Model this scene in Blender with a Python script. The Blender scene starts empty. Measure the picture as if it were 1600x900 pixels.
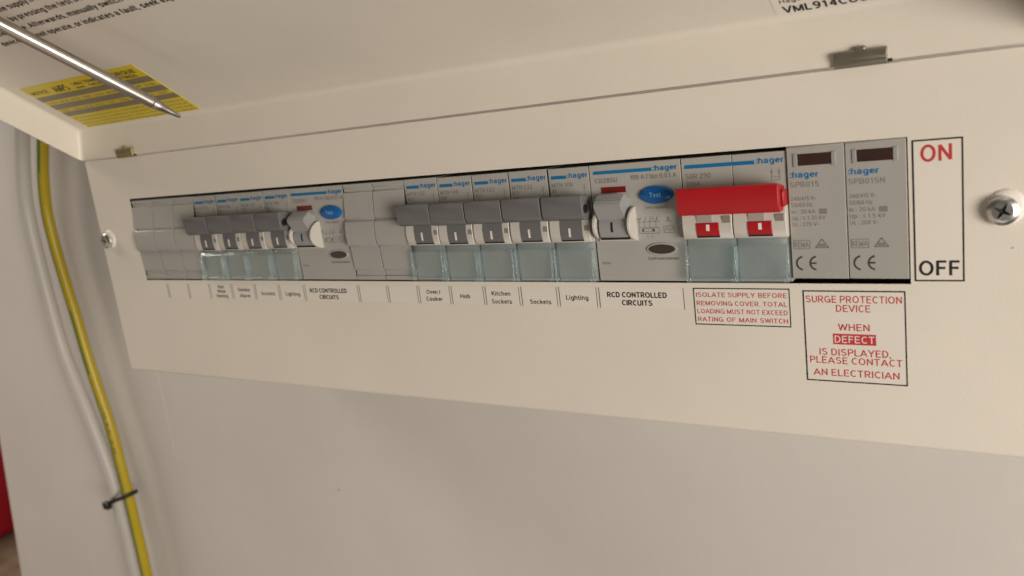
import bpy, bmesh, math, random
from mathutils import Matrix, Vector
random.seed(7)
S = bpy.context.scene
COL = S.collection
PI = math.pi

# ------------------------------------------------------------------ camera
F_PX = 1321.46                                   # focal length in pixels of a 1600 px wide picture
cam_d = bpy.data.cameras.new('camera')
cam_d.sensor_width = 36.0
cam_d.lens = 36.0 * F_PX / 1600.0
cam_d.clip_start = 0.01
cam_d.clip_end = 50
cam = bpy.data.objects.new('camera', cam_d)
COL.objects.link(cam)
cam.matrix_world = Matrix((
    (0.844242, -0.008394, 0.535896, 0.425651),
    (0.521792, 0.241266, -0.818244, -0.281464),
    (-0.122425, 0.970423, 0.208066, 0.069120),
    (0, 0, 0, 1)))
cam_d.dof.use_dof = True
cam_d.dof.focus_distance = 0.324
cam_d.dof.aperture_fstop = 14.0
S.camera = cam

# ------------------------------------------------------------------ world, lamps, exposure
W = bpy.data.worlds.new('World')
S.world = W
W.use_nodes = True
W.node_tree.nodes['Background'].inputs[0].default_value = (1.0, 0.88, 0.75, 1)
W.node_tree.nodes['Background'].inputs[1].default_value = 0.04

def area_lamp(name, loc, target, size, power, colour):
    d = bpy.data.lights.new(name, 'AREA')
    d.shape = 'DISK'
    d.size = size
    d.energy = power
    d.color = colour
    o = bpy.data.objects.new(name, d)
    COL.objects.link(o)
    o.location = loc
    o.rotation_euler = (Vector(target) - Vector(loc)).to_track_quat('-Z', 'Y').to_euler()
    return o
area_lamp('work_lamp', (1.0, -0.50, -0.06), (0.2, 0, 0.02), 0.45, 5.9, (1.0, 0.905, 0.815))
area_lamp('room_lamp', (2.5, -1.2, -0.10), (0.2, 0, 0.02), 0.95, 22, (1.0, 0.880, 0.760))
area_lamp('low_fill', (0.35, -0.95, -0.75), (0.2, 0, 0.05), 0.60, 1.2, (1.0, 0.910, 0.825))  # added fill from below to brighten the lid; no known lamp there
area_lamp('left_fill', (-0.75, -0.75, -0.75), (0.0, 0, -0.05), 1.8, 2.9, (1.0, 0.820, 0.610))  # added fill for the left of the wall, stands in for bounced light
area_lamp('red_box_fill', (-1.25, -0.15, 0.9), (-1.2, 0.2, -0.5), 0.9, 27, (1.0, 0.88, 0.78))  # unseen fill added to brighten the red box and carpet
area_lamp('ceiling_lamp', (0.5, -0.95, 1.75), (0.2, 0, 0.02), 1.5, 5.0, (1.0, 0.89, 0.78))

S.render.engine = 'CYCLES'
S.cycles.use_denoising = True
S.cycles.max_bounces = 10
S.cycles.transparent_max_bounces = 24
S.view_settings.view_transform = 'Standard'
S.view_settings.look = 'None'
S.view_settings.exposure = -0.01
S.view_settings.gamma = 1.0
S.view_settings.use_curve_mapping = False

# ------------------------------------------------------------------ materials
MATS = {}
def mat(name, col, rough=0.5, metal=0.0, bump=0.0, scale=900.0, vary=0.0, vscale=18.0, coat=0.0, spec=0.5, speckle=0.0):
    m = bpy.data.materials.new(name)
    m.use_nodes = True
    nt = m.node_tree
    b = nt.nodes['Principled BSDF']
    b.inputs['Base Color'].default_value = (*col, 1)
    b.inputs['Roughness'].default_value = rough
    b.inputs['Metallic'].default_value = metal
    b.inputs['Specular IOR Level'].default_value = spec
    if coat:
        b.inputs['Coat Weight'].default_value = coat
    tc = nt.nodes.new('ShaderNodeTexCoord')
    if bump:
        n = nt.nodes.new('ShaderNodeTexNoise')
        n.inputs['Scale'].default_value = scale
        n.inputs['Detail'].default_value = 3
        bp = nt.nodes.new('ShaderNodeBump')
        bp.inputs['Strength'].default_value = bump
        bp.inputs['Distance'].default_value = 0.0004
        nt.links.new(tc.outputs['Object'], n.inputs['Vector'])
        nt.links.new(n.outputs['Fac'], bp.inputs['Height'])
        nt.links.new(bp.outputs['Normal'], b.inputs['Normal'])
    if vary:
        n2 = nt.nodes.new('ShaderNodeTexNoise')
        n2.inputs['Scale'].default_value = vscale
        n2.inputs['Detail'].default_value = 6
        n2.inputs['Roughness'].default_value = 0.65
        r = nt.nodes.new('ShaderNodeValToRGB')
        r.color_ramp.elements[0].position = 0.3
        r.color_ramp.elements[1].position = 0.7
        r.color_ramp.elements[0].color = (*[c * (1 - vary) for c in col], 1)
        r.color_ramp.elements[1].color = (*[min(1, c * (1 + vary)) for c in col], 1)
        nt.links.new(tc.outputs['Object'], n2.inputs['Vector'])
        nt.links.new(n2.outputs['Fac'], r.inputs['Fac'])
        if speckle:                                      # fine orange-peel speckle of the coating
            n3 = nt.nodes.new('ShaderNodeTexNoise')
            n3.inputs['Scale'].default_value = 2600
            n3.inputs['Detail'].default_value = 1
            m3 = nt.nodes.new('ShaderNodeMapRange')
            m3.inputs['From Min'].default_value = 0.25; m3.inputs['From Max'].default_value = 0.75
            m3.inputs['To Min'].default_value = 1 - speckle; m3.inputs['To Max'].default_value = 1 + speckle
            vm = nt.nodes.new('ShaderNodeVectorMath'); vm.operation = 'SCALE'
            nt.links.new(tc.outputs['Object'], n3.inputs['Vector'])
            nt.links.new(n3.outputs['Fac'], m3.inputs['Value'])
            nt.links.new(r.outputs['Color'], vm.inputs[0])
            nt.links.new(m3.outputs['Result'], vm.inputs['Scale'])
            nt.links.new(vm.outputs['Vector'], b.inputs['Base Color'])
        else:
            nt.links.new(r.outputs['Color'], b.inputs['Base Color'])
        mr = nt.nodes.new('ShaderNodeMapRange')
        mr.inputs['To Min'].default_value = max(0.02, rough - 0.07)
        mr.inputs['To Max'].default_value = min(1, rough + 0.07)
        nt.links.new(n2.outputs['Fac'], mr.inputs['Value'])
        nt.links.new(mr.outputs['Result'], b.inputs['Roughness'])
    MATS[name] = m
    return m

mat('powder_coat', (0.70, 0.660, 0.580), 0.40, bump=0.16, scale=1300, vary=0.035, vscale=14, speckle=0.035)
mat('wall_paint', (0.60, 0.580, 0.550), 0.68, bump=0.3, scale=170, vary=0.04, vscale=7)
mat('carpet', (0.13, 0.09, 0.055), 0.95, bump=0.6, scale=150, vary=0.35, vscale=30)
mat('device_grey', (0.375, 0.37, 0.345), 0.42, bump=0.05, scale=2500, vary=0.025, vscale=60)
mat('device_spd', (0.345, 0.338, 0.315), 0.45, bump=0.05, scale=2500, vary=0.025, vscale=60)
mat('nose_white', (0.54, 0.52, 0.475), 0.38, vary=0.02, vscale=80)
mat('blank_white', (0.37, 0.365, 0.345), 0.45, bump=0.05, scale=2200, vary=0.025, vscale=60)
mat('handle_grey', (0.138, 0.140, 0.142), 0.48, bump=0.12, scale=2200, vary=0.06, vscale=90)
mat('toggle_grey', (0.29, 0.295, 0.30), 0.42, bump=0.06, scale=2200, vary=0.03, vscale=90)
mat('red_plastic', (0.38, 0.006, 0.011), 0.38, bump=0.04, scale=2000, vary=0.05, vscale=70)
mat('blue_plastic', (0.005, 0.105, 0.335), 0.30, vary=0.04, vscale=90)
mat('black', (0.008, 0.008, 0.008), 0.6)
mat('slot_shadow', (0.012, 0.011, 0.010), 0.8)  # near-black that stands in for shade in gaps and slots
mat('window_dark', (0.045, 0.024, 0.020), 0.10, vary=0.1, vscale=200)
mat('window_red', (0.17, 0.013, 0.010), 0.25, vary=0.1, vscale=200)
mat('indicator', (0.05, 0.043, 0.035), 0.25)
mat('win_brown', (0.24, 0.21, 0.175), 0.3)
mat('speck', (0.44, 0.40, 0.34), 0.6)
mat('win_grey', (0.34, 0.32, 0.29), 0.35)
mat('recess_shade', (0.12, 0.12, 0.115), 0.4, metal=0.8)
mat('ink_blue', (0.003, 0.145, 0.335), 0.5)
mat('ink_grey', (0.20, 0.185, 0.165), 0.5)
mat('ink_dark', (0.05, 0.045, 0.042), 0.5)
mat('ink_black', (0.012, 0.011, 0.010), 0.5)
mat('ink_red', (0.50, 0.035, 0.035), 0.5)
mat('ink_pale', (0.25, 0.42, 0.60), 0.5)
mat('ink_white', (0.75, 0.70, 0.65), 0.5)
mat('paper', (0.715, 0.68, 0.61), 0.36, vary=0.012, vscale=40)
mat('paper_yellow', (0.68, 0.53, 0.012), 0.38, vary=0.05, vscale=60)
mat('stripe_grey', (0.20, 0.17, 0.11), 0.4, vary=0.06, vscale=80)
mat('steel', (0.43, 0.405, 0.375), 0.38, metal=1.0, vary=0.08, vscale=120)
mat('hinge_brass', (0.40, 0.345, 0.20), 0.42, metal=0.75, vary=0.12, vscale=160)
mat('hinge_metal', (0.27, 0.245, 0.20), 0.42, metal=0.75, vary=0.12, vscale=160)
mat('zinc', (0.78, 0.79, 0.76), 0.30, metal=1.0, vary=0.10, vscale=200)
mat('washer_white', (0.78, 0.74, 0.68), 0.4)
mat('cable_yellow', (0.44, 0.33, 0.006), 0.36, vary=0.05, vscale=60)
mat('cable_green', (0.085, 0.15, 0.018), 0.36, vary=0.05, vscale=60)
mat('cable_white', (0.50, 0.48, 0.455), 0.42, vary=0.02, vscale=60)
mat('tie_black', (0.012, 0.012, 0.012), 0.35)
mat('box_red', (0.58, 0.014, 0.035), 0.55, vary=0.05, vscale=12)
mat('handle_rubber', (0.03, 0.03, 0.03), 0.6)

def clear_mat(name, tint, body, fac):
    m = bpy.data.materials.new(name)
    m.use_nodes = True
    nt = m.node_tree
    for n in list(nt.nodes):
        if n.type != 'OUTPUT_MATERIAL':
            nt.nodes.remove(n)
    out = nt.nodes['Material Output']
    t = nt.nodes.new('ShaderNodeBsdfTransparent'); t.inputs[0].default_value = (*tint, 1)
    d = nt.nodes.new('ShaderNodeBsdfDiffuse'); d.inputs[0].default_value = (*body, 1)
    g = nt.nodes.new('ShaderNodeBsdfGlossy'); g.inputs['Roughness'].default_value = 0.16
    lw = nt.nodes.new('ShaderNodeLayerWeight'); lw.inputs[0].default_value = 0.25      # same on both sides of the sheet
    fr = nt.nodes.new('ShaderNodeMapRange'); fr.inputs['To Min'].default_value = 0.035; fr.inputs['To Max'].default_value = 0.42
    nt.links.new(lw.outputs['Facing'], fr.inputs['Value'])
    m1 = nt.nodes.new('ShaderNodeMixShader'); m1.inputs[0].default_value = fac
    m2 = nt.nodes.new('ShaderNodeMixShader')
    n = nt.nodes.new('ShaderNodeTexNoise'); n.inputs['Scale'].default_value = 180
    tc = nt.nodes.new('ShaderNodeTexCoord')
    mr = nt.nodes.new('ShaderNodeMapRange')
    mr.inputs['To Min'].default_value = fac * 0.6
    mr.inputs['To Max'].default_value = fac * 1.4
    nt.links.new(tc.outputs['Object'], n.inputs['Vector'])
    nt.links.new(n.outputs['Fac'], mr.inputs['Value'])
    nt.links.new(mr.outputs['Result'], m1.inputs[0])
    nt.links.new(t.outputs[0], m1.inputs[1]); nt.links.new(d.outputs[0], m1.inputs[2])
    nt.links.new(fr.outputs[0], m2.inputs[0])
    nt.links.new(m1.outputs[0], m2.inputs[1]); nt.links.new(g.outputs[0], m2.inputs[2])
    nt.links.new(m2.outputs[0], out.inputs[0])
    MATS[name] = m
clear_mat('clear_blue', (0.945, 0.982, 0.992), (0.50, 0.63, 0.65), 0.075)

# ------------------------------------------------------------------ helpers (all lengths in millimetres)
# a plain grotesque letter set drawn as strokes (centre lines, capital height 1)
def AR(cx, cy, rx, ry, a0, a1, n=None):
    n = n or max(4, int(abs(a1 - a0) / 20))
    return [(cx + rx * math.cos(math.radians(a0 + (a1 - a0) * k / n)), cy + ry * math.sin(math.radians(a0 + (a1 - a0) * k / n))) for k in range(n + 1)]
def LOOP(cx, cy, rx, ry, n=22):
    return AR(cx, cy, rx, ry, 0, 360, n)
_S = AR(.31, .73, .235, .21, 25, 270) + AR(.31, .29, .245, .23, 90, -155)[1:]
_s = [(x * .86 + .01, y * .74) for x, y in _S]
_P = [[(.06, 0), (.06, 1)], [(.06, .94), (.34, .94)] + AR(.34, .70, .22, .24, 90, -90)[1:] + [(.06, .46)]]
_six = [LOOP(.28, .30, .22, .245), AR(.34, .48, .28, .46, 68, 180) + [(.06, .32)]]
GL = {
 'A': (.72, [[(.0, .0), (.36, .95), (.72, .0)], [(.12, .31), (.60, .31)]]),
 'B': (.60, [[(.06, 0), (.06, 1)], [(.06, .94), (.33, .94)] + AR(.33, .73, .2, .21, 90, -90)[1:] + [(.06, .52)], [(.33, .52)] + AR(.33, .29, .22, .23, 90, -90)[1:] + [(.06, .06)]]),
 'C': (.63, [AR(.36, .5, .30, .44, 48, 312)]),
 'D': (.66, [[(.06, 0), (.06, 1)], [(.06, .94), (.28, .94)] + AR(.28, .5, .32, .44, 90, -90)[1:] + [(.06, .06)]]),
 'E': (.56, [[(.06, 0), (.06, 1)], [(.06, .94), (.55, .94)], [(.06, .52), (.51, .52)], [(.06, .06), (.56, .06)]]),
 'F': (.52, [[(.06, 0), (.06, 1)], [(.06, .94), (.53, .94)], [(.06, .51), (.47, .51)]]),
 'G': (.74, [AR(.37, .5, .31, .44, 48, 335), [(.41, .47), (.68, .47), (.68, .02)]]),
 'H': (.66, [[(.06, 0), (.06, 1)], [(.60, 0), (.60, 1)], [(.06, .53), (.60, .53)]]),
 'I': (.12, [[(.06, 0), (.06, 1)]]),
 'J': (.50, [[(.44, 1), (.44, .28)] + AR(.25, .27, .19, .21, 0, -180)]),
 'K': (.64, [[(.06, 0), (.06, 1)], [(.60, 1), (.08, .38)], [(.24, .57), (.64, 0)]]),
 'L': (.50, [[(.06, 0), (.06, 1)], [(.06, .06), (.51, .06)]]),
 'M': (.80, [[(.06, 0), (.06, .95), (.40, .06), (.74, .95), (.74, 0)]]),
 'N': (.66, [[(.06, 0), (.06, .94), (.60, .06), (.60, 1)]]),
 'O': (.76, [LOOP(.38, .5, .32, .44)]),
 'P': (.58, _P),
 'Q': (.76, [LOOP(.38, .5, .32, .44), [(.46, .24), (.70, .0)]]),
 'R': (.63, _P + [[(.32, .46), (.58, 0)]]),
 'S': (.62, [_S]),
 'T': (.60, [[(0, .94), (.60, .94)], [(.30, .9), (.30, 0)]]),
 'U': (.64, [[(.06, 1), (.06, .34)] + AR(.32, .32, .26, .26, 180, 360) + [(.58, 1)]]),
 'V': (.66, [[(0, 1), (.33, .04), (.66, 1)]]),
 'W': (.94, [[(0, 1), (.24, .05), (.47, .95), (.70, .05), (.94, 1)]]),
 'X': (.64, [[(.02, 0), (.62, 1)], [(.02, 1), (.62, 0)]]),
 'Y': (.64, [[(0, 1), (.32, .42), (.64, 1)], [(.32, .45), (.32, 0)]]),
 'Z': (.60, [[(.03, .94), (.55, .94), (.03, .06), (.58, .06)]]),
 'a': (.52, [[(.07, .53)] + AR(.25, .50, .19, .19, 140, 0) + [(.44, .0)], [(.44, .42), (.22, .38)] + AR(.22, .22, .16, .16, 90, 270)[1:] + [(.32, .07), (.44, .18)]]),
 'b': (.54, [[(.06, 0), (.06, 1)], LOOP(.28, .36, .21, .31)]),
 'c': (.50, [AR(.28, .36, .22, .31, 45, 315)]),
 'd': (.54, [[(.49, 0), (.49, 1)], LOOP(.27, .36, .21, .31)]),
 'e': (.52, [[(.07, .38), (.49, .38)] + AR(.28, .37, .21, .31, 5, 318)]),
 'f': (.28, [[(.13, 0), (.13, .8)] + AR(.27, .80, .14, .14, 180, 80), [(0, .68), (.28, .68)]]),
 'g': (.54, [LOOP(.27, .37, .21, .30), [(.49, .70), (.49, -.06)] + AR(.28, -.06, .21, .17, 0, -155)]),
 'h': (.52, [[(.06, 0), (.06, 1)], [(.06, .40)] + AR(.26, .46, .20, .21, 165, 0) + [(.46, 0)]]),
 'i': (.12, [[(.06, 0), (.06, .72)], [(.06, .87), (.06, 1)]]),
 'j': (.16, [[(.08, .72), (.08, -.12), (-.03, -.2)], [(.08, .87), (.08, 1)]]),
 'k': (.48, [[(.06, 0), (.06, 1)], [(.44, .72), (.08, .28)], [(.20, .43), (.48, 0)]]),
 'l': (.12, [[(.06, 0), (.06, 1)]]),
 'm': (.80, [[(.06, 0), (.06, .72)], [(.06, .42)] + AR(.235, .48, .165, .19, 165, 0) + [(.40, 0)], [(.40, .42)] + AR(.575, .48, .165, .19, 165, 0) + [(.74, 0)]]),
 'n': (.52, [[(.06, 0), (.06, .72)], [(.06, .40)] + AR(.26, .46, .20, .21, 165, 0) + [(.46, 0)]]),
 'o': (.54, [LOOP(.27, .36, .21, .31)]),
 'p': (.54, [[(.06, -.26), (.06, .72)], LOOP(.28, .36, .21, .31)]),
 'q': (.54, [[(.49, -.26), (.49, .72)], LOOP(.27, .36, .21, .31)]),
 'r': (.32, [[(.06, 0), (.06, .72)], [(.06, .42)] + AR(.27, .42, .20, .25, 165, 88)]),
 's': (.50, [_s]),
 't': (.28, [[(.13, .92), (.13, .16)] + AR(.25, .17, .12, .12, 180, 290), [(0, .68), (.28, .68)]]),
 'u': (.52, [[(.46, .72), (.46, 0)], [(.06, .72)] + AR(.26, .26, .20, .21, 180, 345) + [(.46, .32)]]),
 'v': (.48, [[(0, .72), (.24, .04), (.48, .72)]]),
 'w': (.72, [[(0, .72), (.19, .04), (.36, .68), (.53, .04), (.72, .72)]]),
 'x': (.48, [[(.01, 0), (.47, .72)], [(.01, .72), (.47, 0)]]),
 'y': (.48, [[(0, .72), (.25, .03)], [(.48, .72), (.20, -.12), (.04, -.2)]]),
 'z': (.46, [[(.03, .67), (.42, .67), (.03, .05), (.45, .05)]]),
 '0': (.56, [LOOP(.28, .5, .22, .44)]),
 '1': (.40, [[(.05, .76), (.26, .93), (.26, 0)]]),
 '2': (.56, [AR(.28, .70, .21, .24, 165, -25) + [(.30, .34), (.07, .06), (.52, .06)]]),
 '3': (.56, [AR(.27, .73, .2, .21, 150, -90), AR(.27, .29, .22, .23, 90, -150)]),
 '4': (.58, [[(.42, 0), (.42, .94), (.05, .27), (.57, .27)]]),
 '5': (.56, [[(.48, .94), (.13, .94), (.09, .50)] + AR(.27, .31, .22, .25, 140, -150)]),
 '6': (.56, _six),
 '7': (.54, [[(.04, .94), (.50, .94), (.18, 0)]]),
 '8': (.56, [LOOP(.28, .735, .19, .205), LOOP(.28, .285, .225, .225)]),
 '9': (.56, [[(.56 - x, 1 - y) for x, y in p] for p in _six]),
 '.': (.12, [[(.06, 0), (.06, .13)]]),
 ',': (.12, [[(.07, .13), (.02, -.14)]]),
 ':': (.12, [[(.06, .02), (.06, .2)], [(.06, .54), (.06, .72)]]),
 '/': (.30, [[(0, -.02), (.30, 1.0)]]),
 '-': (.32, [[(.02, .38), (.30, .38)]]),
 '~': (.46, [[(.03, .36), (.14, .46), (.30, .34), (.43, .44)]]),
 '≤': (.50, [[(.46, .8), (.06, .5), (.46, .24)], [(.06, .06), (.46, .06)]]),
 'Δ': (.66, [[(.05, .05), (.33, .94), (.61, .05), (.05, .05)]]),
}
def ribbon(pts, w):
    n = len(pts)
    closed = n > 3 and abs(pts[0][0] - pts[-1][0]) + abs(pts[0][1] - pts[-1][1]) < 1e-6
    if closed:
        pts = pts[:-1]; n -= 1
    L, Rr = [], []
    for i in range(n):
        p = Vector(pts[i])
        a = Vector(pts[(i - 1) % n]) if (closed or i > 0) else None
        b = Vector(pts[(i + 1) % n]) if (closed or i < n - 1) else None
        d1 = (p - a).normalized() if a is not None else None
        d2 = (b - p).normalized() if b is not None else None
        if d1 is None: d1 = d2
        if d2 is None: d2 = d1
        n1 = Vector((-d1.y, d1.x)); n2 = Vector((-d2.y, d2.x))
        m_ = n1 + n2
        m_ = m_.normalized() if m_.length > 1e-6 else n1
        k = min(1.0 / max(m_.dot(n1), 0.3), 1.9)
        L.append(p + m_ * (w / 2 * k)); Rr.append(p - m_ * (w / 2 * k))
    vs = [tuple(v) for v in L] + [tuple(v) for v in Rr]
    fs = [(i, (i + 1) % n, (i + 1) % n + n, i + n) for i in range(n if closed else n - 1)]
    return vs, fs
GCACHE = {}
def glyphs(s, w=0.125, gap=0.17):
    key = (s, w, gap)
    if key in GCACHE:
        return GCACHE[key]
    vs, fs, x = [], [], 0.0
    for ch in s:
        if ch == ' ':
            x += 0.30
            continue
        adv, strokes = GL.get(ch, GL['-'])
        parts = []
        for st in strokes:                               # sharp corners: butt two strokes instead of a long mitre
            cur = [st[0]]
            for i in range(1, len(st)):
                cur.append(st[i])
                if i < len(st) - 1:
                    d1 = (Vector(st[i]) - Vector(st[i - 1])); d2 = (Vector(st[i + 1]) - Vector(st[i]))
                    if d1.length > 1e-6 and d2.length > 1e-6 and d1.angle(d2) > 1.75:
                        parts.append(cur); cur = [st[i]]
            parts.append(cur)
        for k, st in enumerate(parts):
            v, f = ribbon(st, w)
            o = len(vs)
            vs += [(px + x, py, k) for px, py in v]
            fs += [tuple(i + o for i in q) for q in f]
        x += adv + gap
    GCACHE[key] = (vs, fs)
    return vs, fs
CAP = 1.0

class MB:
    def __init__(self):
        self.v, self.f, self.m, self.mats = [], [], [], []
    def mi(self, name):
        if name not in self.mats:
            self.mats.append(name)
        return self.mats.index(name)
    def add(self, vs, fs, m):
        o = len(self.v)
        self.v += [tuple(p) for p in vs]
        k = self.mi(m)
        for f in fs:
            self.f.append(tuple(i + o for i in f))
            self.m.append(k)
        return self
    def box(self, x0, x1, y0, y1, z0, z1, m):
        vs = [(x, y, z) for x in (x0, x1) for y in (y0, y1) for z in (z0, z1)]
        return self.add(vs, [(0, 1, 3, 2), (4, 6, 7, 5), (0, 4, 5, 1), (2, 3, 7, 6), (0, 2, 6, 4), (1, 5, 7, 3)], m)
    def prism_x(self, prof, x0, x1, m):                 # prof: (y, z) polygon
        n = len(prof)
        vs = [(x0, y, z) for y, z in prof] + [(x1, y, z) for y, z in prof]
        fs = [(i, (i + 1) % n, (i + 1) % n + n, i + n) for i in range(n)] + [tuple(range(n - 1, -1, -1)), tuple(range(n, 2 * n))]
        return self.add(vs, fs, m)
    def prism_y(self, poly, y0, y1, m):                 # poly: (x, z) polygon
        n = len(poly)
        vs = [(x, y0, z) for x, z in poly] + [(x, y1, z) for x, z in poly]
        fs = [(i, (i + 1) % n, (i + 1) % n + n, i + n) for i in range(n)] + [tuple(range(n - 1, -1, -1)), tuple(range(n, 2 * n))]
        return self.add(vs, fs, m)
    def flat(self, poly, y, m):                         # flat print facing the viewer
        return self.add([(x, y, z) for x, z in poly], [tuple(range(len(poly)))], m)
    def rect(self, x0, x1, z0, z1, y, m):
        return self.flat([(x0, z0), (x1, z0), (x1, z1), (x0, z1)], y, m)
    def frame(self, x0, x1, z0, z1, w, y, m):
        self.rect(x0, x1, z1 - w, z1, y, m); self.rect(x0, x1, z0, z0 + w, y, m)
        self.rect(x0, x0 + w, z0 + w, z1 - w, y, m); self.rect(x1 - w, x1, z0 + w, z1 - w, y, m)
        return self
    def line(self, a, b, w, y, m):
        d = Vector((b[0] - a[0], b[1] - a[1])); n = Vector((-d.y, d.x)).normalized() * (w / 2)
        return self.flat([(a[0] + n.x, a[1] + n.y), (a[0] - n.x, a[1] - n.y), (b[0] - n.x, b[1] - n.y), (b[0] + n.x, b[1] + n.y)], y, m)
    def text(self, s, x, z, cap, y, m, width=None, align='l', bold=0.0, xs=1.0, fn=None):
        # strokes of one letter lie 4 micrometres apart so that no two faces share a plane
        vs, fs = glyphs(s, 0.125 + 2.6 * bold)
        k = cap
        a, b = min(v[0] for v in vs), max(v[0] for v in vs)
        kx = k * xs
        if width:
            kx = width / (b - a)
        w = (b - a) * kx
        x0 = x if align == 'l' else (x - w / 2 if align == 'c' else x - w)
        pts = [(x0 + (p[0] - a) * kx, z + p[1] * k, p[2] * 0.004) for p in vs]
        if fn:
            return self.add([fn(px, pz, dy) for px, pz, dy in pts], fs, m)
        return self.add([(px, y - dy, pz) for px, pz, dy in pts], fs, m)
    def tube(self, path, rad, m, n=16, mfun=None, cap=True):
        P = [Vector(p) for p in path]
        o = len(self.v)
        up = None
        for i, p in enumerate(P):
            t = (P[min(i + 1, len(P) - 1)] - P[max(i - 1, 0)]).normalized()
            if up is None:
                up = t.orthogonal().normalized() if not hasattr(self, 'up') else self.up
            a = (up - t * up.dot(t)).normalized()
            up = a
            b = t.cross(a)
            r = rad[i] if isinstance(rad, (list, tuple)) else rad
            for k in range(n):
                th = 2 * PI * k / n
                self.v.append(tuple(p + a * (r * math.cos(th)) + b * (r * math.sin(th))))
        for i in range(len(P) - 1):
            for k in range(n):
                q = (o + i * n + k, o + i * n + (k + 1) % n, o + (i + 1) * n + (k + 1) % n, o + (i + 1) * n + k)
                self.f.append(q)
                self.m.append(self.mi(mfun(i, k) if mfun else m))
        if cap:
            self.f.append(tuple(o + k for k in range(n))); self.m.append(self.mi(m))
            self.f.append(tuple(o + (len(P) - 1) * n + k for k in range(n))); self.m.append(self.mi(m))
        return self
    def build(self, name, parent=None, bevel=0.0, seg=2, smooth=True, flat=False, angle=40):
        me = bpy.data.meshes.new(name)
        me.from_pydata([(x / 1000, y / 1000, z / 1000) for x, y, z in self.v], [], self.f)
        for k in self.mats:
            me.materials.append(MATS[k])
        me.polygons.foreach_set('material_index', self.m)
        if not flat:
            bm = bmesh.new(); bm.from_mesh(me)
            bmesh.ops.recalc_face_normals(bm, faces=bm.faces)
            bm.to_mesh(me); bm.free()
        me.update()
        o = bpy.data.objects.new(name, me)
        COL.objects.link(o)
        if parent is not None:
            o.parent = parent
        if bevel:
            md = o.modifiers.new('bevel', 'BEVEL')
            md.width = bevel / 1000; md.segments = seg; md.limit_method = 'ANGLE'; md.angle_limit = math.radians(28)
            md.use_clamp_overlap = True
        if smooth and not flat:
            me.polygons.foreach_set('use_smooth', [True] * len(me.polygons))
            try:
                me.set_sharp_from_angle(angle=math.radians(angle))
            except Exception:
                pass
        return o

def ellipse(cx, cz, rx, rz, n=40, p=1.0):
    out = []
    for k in range(n):
        a = 2 * PI * k / n
        c, s = math.cos(a), math.sin(a)
        out.append((cx + rx * c, cz + rz * math.copysign(abs(s) ** p, s)))
    return out

def tag(o, label=None, cat=None, group=None, kind=None):
    if label: o['label'] = label
    if cat: o['category'] = cat
    if group: o['group'] = group
    if kind: o['kind'] = kind
    return o

def thing(name, x, y, z, label, cat, group=None):
    o = bpy.data.objects.new(name, None)
    o.empty_display_size = 0.01
    COL.objects.link(o)
    o.location = (x / 1000, y / 1000, z / 1000)
    return tag(o, label, cat, group)

def copy_part(o, parent):
    c = o.copy()
    COL.objects.link(c)
    c.parent = parent
    for ch in list(o.children):
        copy_part(ch, c)
    return c

# ------------------------------------------------------------------ the setting: wall, floor
wb = MB()
wl = [(-351.5, 350), (-458, -198), (-487, -347), (-537, -600)]
n_ = len(wl)
poly = wl + [(900, -600), (900, 350)]
wb.prism_y(poly, 105, 205, 'wall_paint')
wall = tag(wb.build('wall', bevel=2.0), kind='structure')
# vertical plaster joint that shows beside the unit, and a chip of paint
MB().prism_x([(105.2, -40), (104.8, -60), (104.6, -120), (104.85, -180), (105.2, -195)], -172.4, -171.3, 'wall_paint').build('plaster_joint', wall, bevel=0.3)
MB().prism_y(ellipse(7.7, -175.8, 1.1, 0.8, 12), 104.8, 105.3, 'speck').build('paint_chip', wall)
floor = tag(MB().box(-3200, -560, -900, 1800, -530, -500, 'carpet').build('floor'), kind='structure')

# ------------------------------------------------------------------ the consumer unit
XL, XR, ZB, ZT = -34.4, 421.6, -54.9, 68.5
SX0, SX1, SZ0, SZ1 = -0.4, 389.3, 0.0, 45.7
unit = thing('consumer_unit', 0, 0, 0, 'cream metal consumer unit on the wall with its long lid propped open', 'consumer unit')

# enclosure behind the cover
bb = MB()
bb.box(XL + 1.5, XR - 1.5, 103.2, 104.6, ZB + 1.5, ZT - 1.5, 'powder_coat')
bb.box(XL + 1.5, XL + 2.9, 12.5, 103.1, ZB + 1.5, ZT - 1.5, 'powder_coat')
bb.box(XR - 2.9, XR - 1.5, 12.5, 103.1, ZB + 1.5, ZT - 1.5, 'powder_coat')
bb.box(XL + 3.0, XR - 3.0, 12.5, 103.1, ZB + 1.5, ZB + 2.9, 'powder_coat')
bb.box(XL + 3.0, XR - 3.0, 12.5, 103.1, ZT - 2.9, ZT - 1.5, 'powder_coat')
bb.box(SX0 - 8, SX1 + 8, 40, 48, 14, 34, 'steel')
bb.build('enclosure', unit)

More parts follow.
